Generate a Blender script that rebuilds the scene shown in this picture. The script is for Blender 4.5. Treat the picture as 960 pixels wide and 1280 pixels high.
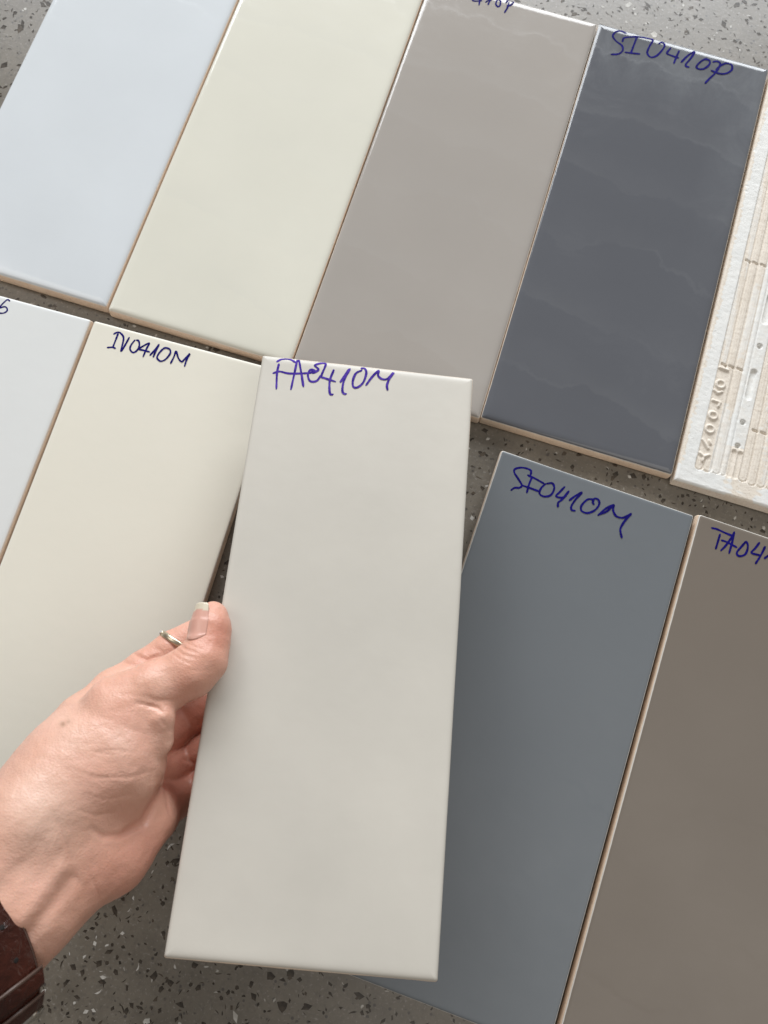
import bpy, bmesh, math, random
import numpy as np
from mathutils import Vector, Matrix, Euler
random.seed(7); rng = np.random.default_rng(11)
for o in list(bpy.data.objects): bpy.data.objects.remove(o)
scene = bpy.context.scene; col = scene.collection
MM = 0.001

# ------------------------------------------------------------ camera
CAM = np.array([-0.01446, -0.3868, 0.37123]); CAM_ROT = (0.20824, -0.01452, 0.3028); FPX = 940.268
cd = bpy.data.cameras.new('camera'); cam = bpy.data.objects.new('camera', cd); col.objects.link(cam)
cam.location = CAM; cam.rotation_euler = CAM_ROT
cd.sensor_fit = 'HORIZONTAL'; cd.sensor_width = 36; cd.lens = FPX/960*36; cd.clip_start = .01; cd.clip_end = 50
cd.dof.use_dof = True; cd.dof.focus_distance = .345; cd.dof.aperture_fstop = 20
scene.camera = cam
scene.render.resolution_x = 768; scene.render.resolution_y = 1024

# ------------------------------------------------------------ light
world = bpy.data.worlds.new('World'); scene.world = world; world.use_nodes = True
bg = world.node_tree.nodes['Background']; bg.inputs[0].default_value = (1.0, .95, .88, 1); bg.inputs[1].default_value = .165
def area(name, loc, target, sx, sy, power, colr):
    l = bpy.data.lights.new(name, 'AREA'); l.shape = 'RECTANGLE'; l.size = sx; l.size_y = sy; l.energy = power; l.color = colr
    o = bpy.data.objects.new(name, l); col.objects.link(o); o.location = loc
    o.rotation_euler = (Vector(target)-Vector(loc)).to_track_quat('-Z', 'Y').to_euler()
    return o
area('window_light', (-.65, 2.3, 1.2), (0, -.2, 0), 3.4, 1.25, 142, (.93, .965, 1.0))
area('side_light', (-1.7, -.1, 1.7), (-.05, -.25, 0), 1.1, 1.3, 9, (1, .94, .86))
area('overhead_fill', (1.2, -.8, 2.2), (0, -.3, 0), 1.8, 1.8, 15, (1, .95, .88))  # unseen softbox, added to lift the shadow by the held tile
scene.view_settings.view_transform = 'Standard'; scene.view_settings.look = 'None'
scene.view_settings.exposure = 0; scene.view_settings.gamma = 1
scene.render.engine = 'CYCLES'

# ------------------------------------------------------------ helpers
def R3(a):
    return np.array(Euler(a, 'XYZ').to_matrix())
CR = R3(CAM_ROT)
def P(u, v, zmm):
    """world point (metres) at height zmm above the counter seen at photo pixel u,v"""
    d = CR @ np.array([(u-480)/FPX, -(v-640)/FPX, -1.]); s = (zmm*MM-CAM[2])/d[2]
    return CAM + s*d
def pix(p):
    q = (p-CAM) @ CR
    return np.stack([480+FPX*q[..., 0]/-q[..., 2], 640-FPX*q[..., 1]/-q[..., 2]], -1)
def tag(o, label=None, cat=None, group=None, kind=None):
    for k, v in (('label', label), ('category', cat), ('group', group), ('kind', kind)):
        if v: o[k] = v
    return o
def mesh_obj(name, verts, faces, mat, parent=None, smooth=True):
    me = bpy.data.meshes.new(name); me.from_pydata([tuple(map(float, v)) for v in verts], [], [tuple(map(int, f)) for f in faces])
    me.materials.append(mat); me.validate()
    if smooth: me.polygons.foreach_set('use_smooth', [True]*len(me.polygons))
    o = bpy.data.objects.new(name, me); col.objects.link(o)
    if parent: o.parent = parent
    return o
def grid_mesh(name, V, F, mat, parent=None):
    """quads from numpy arrays"""
    me = bpy.data.meshes.new(name); me.vertices.add(len(V)); me.vertices.foreach_set('co', V.astype(np.float32).ravel())
    n = len(F); me.loops.add(n*4); me.loops.foreach_set('vertex_index', F.astype(np.int32).ravel())
    me.polygons.add(n); me.polygons.foreach_set('loop_start', np.arange(0, n*4, 4, dtype=np.int32))
    me.polygons.foreach_set('use_smooth', np.ones(n, bool)); me.update(calc_edges=True); me.validate()
    me.materials.append(mat)
    o = bpy.data.objects.new(name, me); col.objects.link(o)
    if parent: o.parent = parent
    return o
def empty(name, loc=(0, 0, 0), rot=(0, 0, 0)):
    o = bpy.data.objects.new(name, None); o.empty_display_size = .02; col.objects.link(o); o.location = loc; o.rotation_euler = rot
    return o
def attr(o, name, vals):
    a = o.data.attributes.new(name, 'FLOAT', 'POINT'); a.data.foreach_set('value', np.asarray(vals, np.float32))

# ------------------------------------------------------------ materials
class N:
    def __init__(s, name):
        s.m = bpy.data.materials.new(name); s.m.use_nodes = True; s.t = s.m.node_tree; s.b = s.t.nodes['Principled BSDF']
        s.tc = s.t.nodes.new('ShaderNodeTexCoord').outputs['Object']
    def link(s, a, b): s.t.links.new(a, b)
    def val(s, node, k, v):
        if hasattr(v, 'is_output') or isinstance(v, bpy.types.NodeSocket): s.link(v, node.inputs[k])
        else: node.inputs[k].default_value = v
    def noise(s, scale, detail=3, rough=.5, vec=None, dist=0, out='Fac'):
        n = s.t.nodes.new('ShaderNodeTexNoise'); s.link(vec or s.tc, n.inputs['Vector']); n.inputs['Scale'].default_value = scale
        n.inputs['Detail'].default_value = detail; n.inputs['Roughness'].default_value = rough; n.inputs['Distortion'].default_value = dist
        return n.outputs[out]
    def voro(s, scale, feature='F1', out='Distance', vec=None):
        n = s.t.nodes.new('ShaderNodeTexVoronoi'); n.feature = feature; s.link(vec or s.tc, n.inputs['Vector']); n.inputs['Scale'].default_value = scale
        return n.outputs[out]
    def map(s, x, a, b, c=0., d=1.):
        n = s.t.nodes.new('ShaderNodeMapRange'); n.clamp = True; s.link(x, n.inputs[0])
        for i, q in enumerate((a, b, c, d)): n.inputs[i+1].default_value = q
        return n.outputs[0]
    def math(s, op, a, b=0.):
        n = s.t.nodes.new('ShaderNodeMath'); n.operation = op; s.val(n, 0, a); s.val(n, 1, b); return n.outputs[0]
    def mix(s, f, a, b):
        n = s.t.nodes.new('ShaderNodeMix'); n.data_type = 'RGBA'; s.val(n, 0, f)
        s.val(n, 6, a if not isinstance(a, tuple) else (*a, 1)); s.val(n, 7, b if not isinstance(b, tuple) else (*b, 1)); return n.outputs[2]
    def scalev(s, v):
        n = s.t.nodes.new('ShaderNodeMapping'); s.link(s.tc, n.inputs[0]); n.inputs['Scale'].default_value = v; return n.outputs[0]
    def bump(s, h, dist, strength=1., prev=None):
        n = s.t.nodes.new('ShaderNodeBump'); s.link(h, n.inputs['Height']); n.inputs['Distance'].default_value = dist; n.inputs['Strength'].default_value = strength
        if prev: s.link(prev, n.inputs['Normal'])
        return n.outputs[0]
    def attr(s, name):
        n = s.t.nodes.new('ShaderNodeAttribute'); n.attribute_name = name; return n.outputs['Fac']
    def set(s, **k):
        for a, v in k.items():
            a = {'color': 'Base Color', 'rough': 'Roughness', 'metal': 'Metallic', 'normal': 'Normal', 'coat': 'Coat Weight', 'coatr': 'Coat Roughness', 'spec': 'Specular IOR Level'}[a]
            if isinstance(v, tuple): v = (*v, 1)
            s.val(s.b, a, v)
        return s.m
def dk(c, f): return tuple(x*f for x in c)

def glaze_mat(name, c, glossy, streak=0., mottle=.05, refl_bands=0., haze=0.):
    n = N(name)
    m1 = n.noise(14, 4, .55); m2 = n.noise(5, 2, .5)
    colr = n.mix(n.map(m1, .3, .7), dk(c, 1-mottle), dk(c, 1+mottle*.6))
    colr = n.mix(n.map(m2, .35, .7, 0, .5), colr, dk(c, 1-mottle*.5))
    sp = n.map(n.voro(55), 0, .022, 1, 0); spk = n.math('MULTIPLY', sp, n.map(n.noise(31, 0), .58, .62))
    colr = n.mix(n.math('MULTIPLY', spk, .45), colr, dk(c, .35))
    ea = n.attr('edge'); colr = n.mix(n.math('MULTIPLY', n.map(n.math('ADD', ea, n.math('MULTIPLY', n.math('SUBTRACT', n.noise(300, 3), .5), .5)), .25, .8), .85), colr, (.80, .77, .72))
    r0 = .07 if glossy else .36
    # reflection lines and bands painted into the glaze colour, plus residue and finger smudges
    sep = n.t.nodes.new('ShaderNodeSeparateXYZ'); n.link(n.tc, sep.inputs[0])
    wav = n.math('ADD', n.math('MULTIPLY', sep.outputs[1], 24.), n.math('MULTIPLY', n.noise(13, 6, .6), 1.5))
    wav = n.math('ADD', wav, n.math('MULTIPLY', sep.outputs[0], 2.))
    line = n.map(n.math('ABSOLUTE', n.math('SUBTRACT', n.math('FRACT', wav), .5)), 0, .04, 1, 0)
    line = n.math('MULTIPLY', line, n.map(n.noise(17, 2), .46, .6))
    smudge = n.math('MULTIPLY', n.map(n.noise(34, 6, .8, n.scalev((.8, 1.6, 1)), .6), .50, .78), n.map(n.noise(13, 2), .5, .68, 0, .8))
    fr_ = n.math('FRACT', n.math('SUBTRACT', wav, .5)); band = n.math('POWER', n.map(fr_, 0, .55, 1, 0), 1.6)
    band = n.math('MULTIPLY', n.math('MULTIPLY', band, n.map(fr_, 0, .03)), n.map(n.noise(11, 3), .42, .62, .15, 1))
    if refl_bands: colr = n.mix(n.math('MULTIPLY', band, refl_bands), colr, (.55, .56, .55))
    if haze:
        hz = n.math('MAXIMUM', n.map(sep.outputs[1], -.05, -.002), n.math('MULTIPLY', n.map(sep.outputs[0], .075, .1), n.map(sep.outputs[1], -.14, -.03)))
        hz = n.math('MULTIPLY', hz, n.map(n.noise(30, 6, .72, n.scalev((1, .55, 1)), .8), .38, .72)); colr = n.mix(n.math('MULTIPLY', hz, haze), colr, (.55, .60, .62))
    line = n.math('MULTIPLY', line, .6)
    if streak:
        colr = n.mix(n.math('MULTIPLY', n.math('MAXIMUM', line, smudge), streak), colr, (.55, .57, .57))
    rough = n.math('ADD', n.map(n.noise(20, 5, .7), .3, .75, r0, r0+(.05 if glossy else .12)), n.math('MULTIPLY', n.math('MAXIMUM', line, smudge), .12))
    b = n.bump(n.noise(9, 2), .0009 if glossy else .0005)
    b = n.bump(n.noise(160, 2), .00003 if glossy else .00006, 1, b)
    return n.set(color=colr, rough=rough, normal=b, spec=.5)
G_A = glaze_mat('glossy_cool_white_glaze', (.68, .72, .755), True, .0)
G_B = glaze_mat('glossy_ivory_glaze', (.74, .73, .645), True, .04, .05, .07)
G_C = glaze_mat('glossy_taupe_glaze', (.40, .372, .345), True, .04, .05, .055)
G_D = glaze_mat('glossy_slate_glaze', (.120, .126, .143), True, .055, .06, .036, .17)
G_F = glaze_mat('matt_white_glaze', (.70, .72, .72), False, .0, .03)
G_G = glaze_mat('matt_ivory_glaze', (.76, .735, .645), False, .0, .03)
G_H = glaze_mat('matt_slate_glaze', (.148, .164, .180), False, .0)
G_I = glaze_mat('matt_brown_glaze', (.180, .152, .126), False, .0)
G_K = glaze_mat('matt_pale_grey_glaze', (.578, .552, .498), False, .0, .10)

n = N('pressed_clay_body'); cl = n.mix(n.map(n.noise(60, 6, .7), .3, .7), (.72, .57, .44), (.79, .66, .53))
cl = n.mix(n.map(n.noise(900, 2), .55, .75, 0, .5), cl, (.55, .40, .29))
CLAY = n.set(color=cl, rough=.85, normal=n.bump(n.noise(700, 4, .7), .0002))

n = N('raw_clay_back'); wm = n.attr('white')
jit = n.noise(260, 5, .7); f = n.map(n.math('ADD', wm, n.math('MULTIPLY', n.math('SUBTRACT', jit, .5), .7)), .25, .8)
raw = n.mix(n.map(n.noise(90, 5, .7), .3, .7), (.76, .69, .60), (.83, .77, .69))
raw = n.mix(n.map(n.noise(1100, 2), .5, .72, 0, .45), raw, (.55, .45, .36))
wh = n.mix(n.map(n.noise(120, 4, .7), .35, .7), (.78, .79, .78), (.86, .86, .84))
BACK = n.set(color=n.mix(f, raw, wh), rough=.8, normal=n.bump(n.noise(1200, 4, .75), .00022, 1, n.bump(n.noise(220, 3), .0003)))

n = N('glaze_rim_cream'); RIM = n.set(color=(.74, .72, .66), rough=.3)
def ink(name, a, b):
    n = N(name); return n.set(color=n.mix(n.map(n.noise(420, 3), .35, .7), a, b), rough=.6, spec=.04)
INK_BLUE = ink('blue_marker_ink', (.007, .005, .105), (.012, .010, .18))
INK_PURPLE = ink('violet_marker_ink', (.035, .016, .22), (.10, .055, .38))

# ------------------------------------------------------------ counter
n = N('polished_grey_quartz'); base = n.mix(n.map(n.noise(45, 5, .65), .3, .7), (.122, .106, .083), (.180, .159, .128))
base = n.mix(n.map(n.noise(420, 3, .7), .5, .68, 0, .55), base, (.09, .078, .066))
base = n.mix(n.map(n.noise(650, 2, .6), .58, .74, 0, .5), base, (.36, .34, .32))
tiny = n.math('MULTIPLY', n.map(n.voro(310), .18, .26, 1, 0), n.map(n.noise(190, 1), .52, .58))
base = n.mix(n.math('MULTIPLY', tiny, .8), base, (.035, .03, .026))
QUARTZ = n.set(color=base, rough=n.map(n.noise(30, 4), .3, .7, .30, .42), normal=n.bump(n.noise(500, 2), .00004), spec=1.)
def chipm(name, a, b, r=.25):
    n = N(name); return n.set(color=n.mix(n.map(n.noise(300, 3), .3, .7), a, b), rough=r)
CH_DARK = chipm('dark_stone_chip', (.026, .022, .018), (.085, .07, .055))
CH_BROWN = chipm('brown_stone_chip', (.07, .055, .042), (.11, .09, .07))
CH_WHITE = chipm('white_stone_chip', (.42, .41, .38), (.62, .61, .58))

bm = bmesh.new(); bmesh.ops.create_cube(bm, size=1)
for v in bm.verts: v.co = (v.co.x*2.4, v.co.y*2.2-.1, -.015+v.co.z*.03)
bmesh.ops.bevel(bm, geom=list(bm.edges), offset=.003, segments=2, affect='EDGES')
me = bpy.data.meshes.new('countertop'); bm.to_mesh(me); bm.free(); me.materials.append(QUARTZ)
counter = bpy.data.objects.new('countertop', me); col.objects.link(counter)
tag(counter, label='grey speckled quartz countertop under all the tiles', kind='structure')

# tile poses: top-left corner x, y (m) and turn
POSE = dict(A=(-.30296, -.00101, -.00118), B=(-.20175, -.00242, 0), C=(-.10071, -.00073, .0005), D=(0, 0, 0), E=(.10171, -.00189, 0),
            F=(-.30786, -.26378, .0326), G=(-.20586, -.26036, .03335), H=(.01497, -.26369, -.03746), I=(.11767, -.2659, -.03691))
HELD_LOC = (-.10776, -.26348, .03991); HELD_ROT = (-.12509, .03478, .20507)
W, L, T = .1, .25, .008

def chip_shape():
    """flat angular flake about 1 unit across, sometimes curved like a splinter"""
    k = random.random()
    if k < .45:
        n = random.choice((4, 5, 5, 6)); a0 = random.random()*6.28; asp = random.uniform(.35, .9)
        pts = [(math.cos(a0+i*6.283/n+random.uniform(-.4, .4))*random.uniform(.3, .55), math.sin(a0+i*6.283/n+random.uniform(-.3, .3))*random.uniform(.3, .55)*asp) for i in range(n)]
        c = (sum(p[0] for p in pts)/n, sum(p[1] for p in pts)/n)
        pts.sort(key=lambda p: math.atan2(p[1]-c[1], p[0]-c[0])); return pts
    if k < .75:
        b = random.uniform(.08, .3); w = random.uniform(.05, .14)
        return [(-.5, 0), (-.2, -b), (.15, -b*.9), (.5, random.uniform(-.1, .1)), (.18, -b*.9+w*1.5), (-.15, -b+w*2)]
    return [(-.45, -.1), (.1, random.uniform(-.45, -.2)), (.5, random.uniform(-.1, .2)), (-.1, random.uniform(.05, .4))]
def inside_tile(x, y):
    for k, (tx, ty, th) in POSE.items():
        c, s = math.cos(th), math.sin(th); dx, dy = x-tx, y-ty; lx, ly = c*dx+s*dy, -s*dx+c*dy
        if -.001 < lx < W+.001 and -L-.001 < ly < .001: return True
    return False
def in_held(u, v):
    q = [(329, 443), (591, 472), (547, 1228), (204, 1198)]
    return all((q[(i+1) % 4][0]-q[i][0])*(v-q[i][1])-(q[(i+1) % 4][1]-q[i][1])*(u-q[i][0]) > 0 for i in range(4))
stuff = {0: ([], []), 1: ([], []), 2: ([], [])}; cand = []
for i in range(80000):
    x, y = random.uniform(-.62, .62), random.uniform(-.78, .62)
    if inside_tile(x, y): continue
    kind = 0 if (r := random.random()) < .78 else (1 if r < .88 else 2)
    size = min(.006, (.00165*math.exp(abs(random.gauss(0, .52))))) * (.95 if kind == 2 else 1)
    a = random.random()*6.283; sh = [(px*size, py*size) for px, py in chip_shape()]
    pts = [(px*math.cos(a)-py*math.sin(a), px*math.sin(a)+py*math.cos(a)) for px, py in sh]
    if sum(pts[j][0]*pts[(j+1) % len(pts)][1]-pts[(j+1) % len(pts)][0]*pts[j][1] for j in range(len(pts))) < 0: pts.reverse()
    z = random.uniform(.00002, .00009)
    u, v = pix(np.array([x, y, 0.]))
    vis = -5 < u < 965 and -5 < v < 1285 and not in_held(u, v)
    if vis and size > .0029: cand.append((size, kind, x, y, z, pts))
    else:
        V, F = stuff[kind]; b = len(V); V += [(x+px, y+py, z) for px, py in pts]; F.append(tuple(range(b, b+len(pts))))
cand.sort(key=lambda c: -c[0])
for q, (size, kind, x, y, z, pts) in enumerate(cand):
    if q < 290:
        m = (CH_DARK, CH_BROWN, CH_WHITE)[kind]; k = len(pts)
        o = mesh_obj('stone_chip', [(*p, 0) for p in pts]+[(p[0]*1.02, p[1]*1.02, -.0008) for p in pts],
                     [tuple(range(k))]+[(i, i+k, (i+1) % k+k, (i+1) % k) for i in range(k)], m, counter, False)
        o.location = (x, y, z)
    else:
        V, F = stuff[kind]; b = len(V); V += [(x+px, y+py, z) for px, py in pts]; F.append(tuple(range(b, b+len(pts))))
for kind, m in enumerate((CH_DARK, CH_BROWN, CH_WHITE)):
    o = mesh_obj('stone_chips', *stuff[kind], m, counter, False); o['kind'] = 'stuff'

# ------------------------------------------------------------ tiles
PROF = [(0, 1.45), (.10, 1.05), (.32, .74), (.7, .48), (1.2, .28), (1.9, .13), (2.8, .045), (3.9, .008), (5., 0)]   # inset mm, drop mm
EDGE = 1.
def drop(d):
    return EDGE*float(np.interp(d/EDGE, [p[0] for p in PROF], [p[1] for p in PROF]))
def rounded_ring(inset, r, nseg=4, w=100., l=250.):
    r = max(r, .05); pts = []
    for cx, cy, a0 in ((w-inset-r, -inset-r, 0), (inset+r, -inset-r, 90), (inset+r, -l+inset+r, 180), (w-inset-r, -l+inset+r, 270)):
        for i in range(nseg+1):
            a = math.radians(a0+90*i/nseg); pts.append((cx+r*math.cos(a), cy+r*math.sin(a)))
    out = []                       # subdivide the long sides so the edge can waver
    for i in range(len(pts)):
        a, b = pts[i], pts[(i+1) % len(pts)]; d = math.hypot(b[0]-a[0], b[1]-a[1]); k = 48 if d > 20 else 1
        for j in range(k): out.append((a[0]+(b[0]-a[0])*j/k, a[1]+(b[1]-a[1])*j/k))
    return out
def loft(rings, cap_top=True, cap_bottom=False):
    n_ = len(rings[0]); V = [p for r in rings for p in r]; F = []
    for k in range(len(rings)-1):
        for i in range(n_):
            j = (i+1) % n_; F.append((k*n_+i, k*n_+j, (k+1)*n_+j, (k+1)*n_+i))
    if cap_top: F.append(tuple(range((len(rings)-1)*n_, len(rings)*n_)))
    if cap_bottom: F.append(tuple(reversed(range(n_))))
    return V, F
def waver(seed, n_, amp):
    g = np.random.default_rng(seed); x = np.linspace(0, 2*np.pi, n_, endpoint=False)
    return amp*sum(g.normal()*np.sin(k*x+g.uniform(0, 6.28))/math.sqrt(k) for k in (2, 3, 5, 9, 17, 31, 47))
def ribbon(strokes, width, top=8.0):
    """marker strokes as thin ink films lying on the glaze (mm)"""
    V, F = [], []; zi = 0.
    for st in strokes:
        p = np.array(st, float)
        if len(p) > 2:
            e = np.vstack([2*p[0]-p[1], p, 2*p[-1]-p[-2]]); q = []
            for i in range(1, len(e)-2):
                for t in np.linspace(0, 1, 9)[:-1]:
                    q.append(.5*((2*e[i])+(-e[i-1]+e[i+1])*t+(2*e[i-1]-5*e[i]+4*e[i+1]-e[i+2])*t*t+(-e[i-1]+3*e[i]-3*e[i+1]+e[i+2])*t**3))
            q.append(e[-2]); p = np.array(q)
        else: p = np.array([p[0]+(p[1]-p[0])*t for t in np.linspace(0, 1, 6)])
        keep = [0]
        for i in range(1, len(p)):
            if np.hypot(*(p[i]-p[keep[-1]])) > .18: keep.append(i)
        p = p[keep]; m = len(p); t = np.gradient(p, axis=0); t /= np.linalg.norm(t, axis=1)[:, None]+1e-9
        nn = np.stack([-t[:, 1], t[:, 0]], 1); ww = width/2*(1+.10*np.sin(np.arange(m)*.35+zi*90)+.06*rng.normal(size=m))
        ww[0] *= .75; ww[-1] *= .6; b = len(V)
        for i in range(m):
            z = .05+zi+.05*i/m
            for sgn in (-1, 0, 1):
                x, y = p[i]+nn[i]*ww[i]*sgn; d = min(x, 100-x, -y, 250+y)
                V.append((x*MM, y*MM, (top-drop(max(d, .0))+z+(.02 if sgn == 0 else 0))*MM))
        for i in range(m-1):
            a = b+i*3; F += [(a, a+3, a+4, a+1), (a+1, a+4, a+5, a+2)]
        # rounded ends
        for i, sg in ((0, -1), (m-1, 1)):
            c = b+i*3; z = V[c+1][2]; k0 = len(V)
            for a in (-.7, 0, .7):
                q = p[i]+t[i]*sg*ww[i]*math.cos(a)*.9+nn[i]*ww[i]*math.sin(a); V.append((q[0]*MM, q[1]*MM, z-.00001))
            F.append((c, k0, k0+1, k0+2, c+2, c+1) if sg == 1 else (c, c+1, c+2, k0+2, k0+1, k0))
        zi += .012
    return V, F
def make_tile(key, glaze, label, strokes=None, inkm=None, width=1.0, loc=None, rot=None, group='sample tiles lying glazed side up'):
    if loc is None: x, y, th = POSE[key]; loc = (x, y, 0); rot = (0, 0, th)
    t = empty('ceramic_tile', loc, rot); tag(t, label, 'tile', group)
    seed = ord(key[0]); base = rounded_ring(0, .9); n_ = len(base)
    w1 = waver(seed, n_, .035); w2 = waver(seed+50, n_, .05)
    def ring(inset, r, z, wv=None, iny=None):
        q = rounded_ring(inset, r)
        c = np.array((50., -125.))
        out = []
        for i, (x, y) in enumerate(q):
            if iny is not None: y = -125+(y+125)*(125-iny)/(125-inset)
            if wv is not None:
                dx = 1 if x > 99 else (-1 if x < 1 else 0); dy = 1 if y > -1 else (-1 if y < -249 else 0)
                x += dx*wv[i]; y += dy*wv[i]
            out.append((x*MM, y*MM, z*MM))
        return out
    V, F = loft([ring(.5, .7, 0.05, None, .2), ring(.05, .8, .7, w2, -.55), ring(-.25, .9, 2.2, w2, -.8), ring(-.2, .9, 4.6, w2, -.6), ring(-.08, .9, 6.2, w2, -.25), ring(.05, .9, 6.9, w2)], True, True)
    mesh_obj('ceramic_body', V, F, CLAY, t)
    rings = [ring(.10, .9, 6.35-.2*(EDGE < 1)+.5*(EDGE < 1)), ring(-.03, .95, 6.4+.45*(EDGE < 1), w1*1.6)]+[ring(i*EDGE, max(.95-i*.3, .1), 8-d*EDGE, w1 if i < .3 else None) for i, d in PROF]
    V, F = loft(rings, True, False)
    go = mesh_obj('glaze', V, F, glaze, t)
    nr = len(rings[0]); ev = np.zeros(len(V)); kk = 5 if EDGE < 1 else 4; ev[:nr*kk] = 1; ev[nr*kk:nr*(kk+1)] = .35
    if key != 'K': attr(go, 'edge', ev)
    if strokes:
        V, F = ribbon(strokes, width); mesh_obj('handwriting', V, F, inkm, t, False)
    return t
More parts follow.
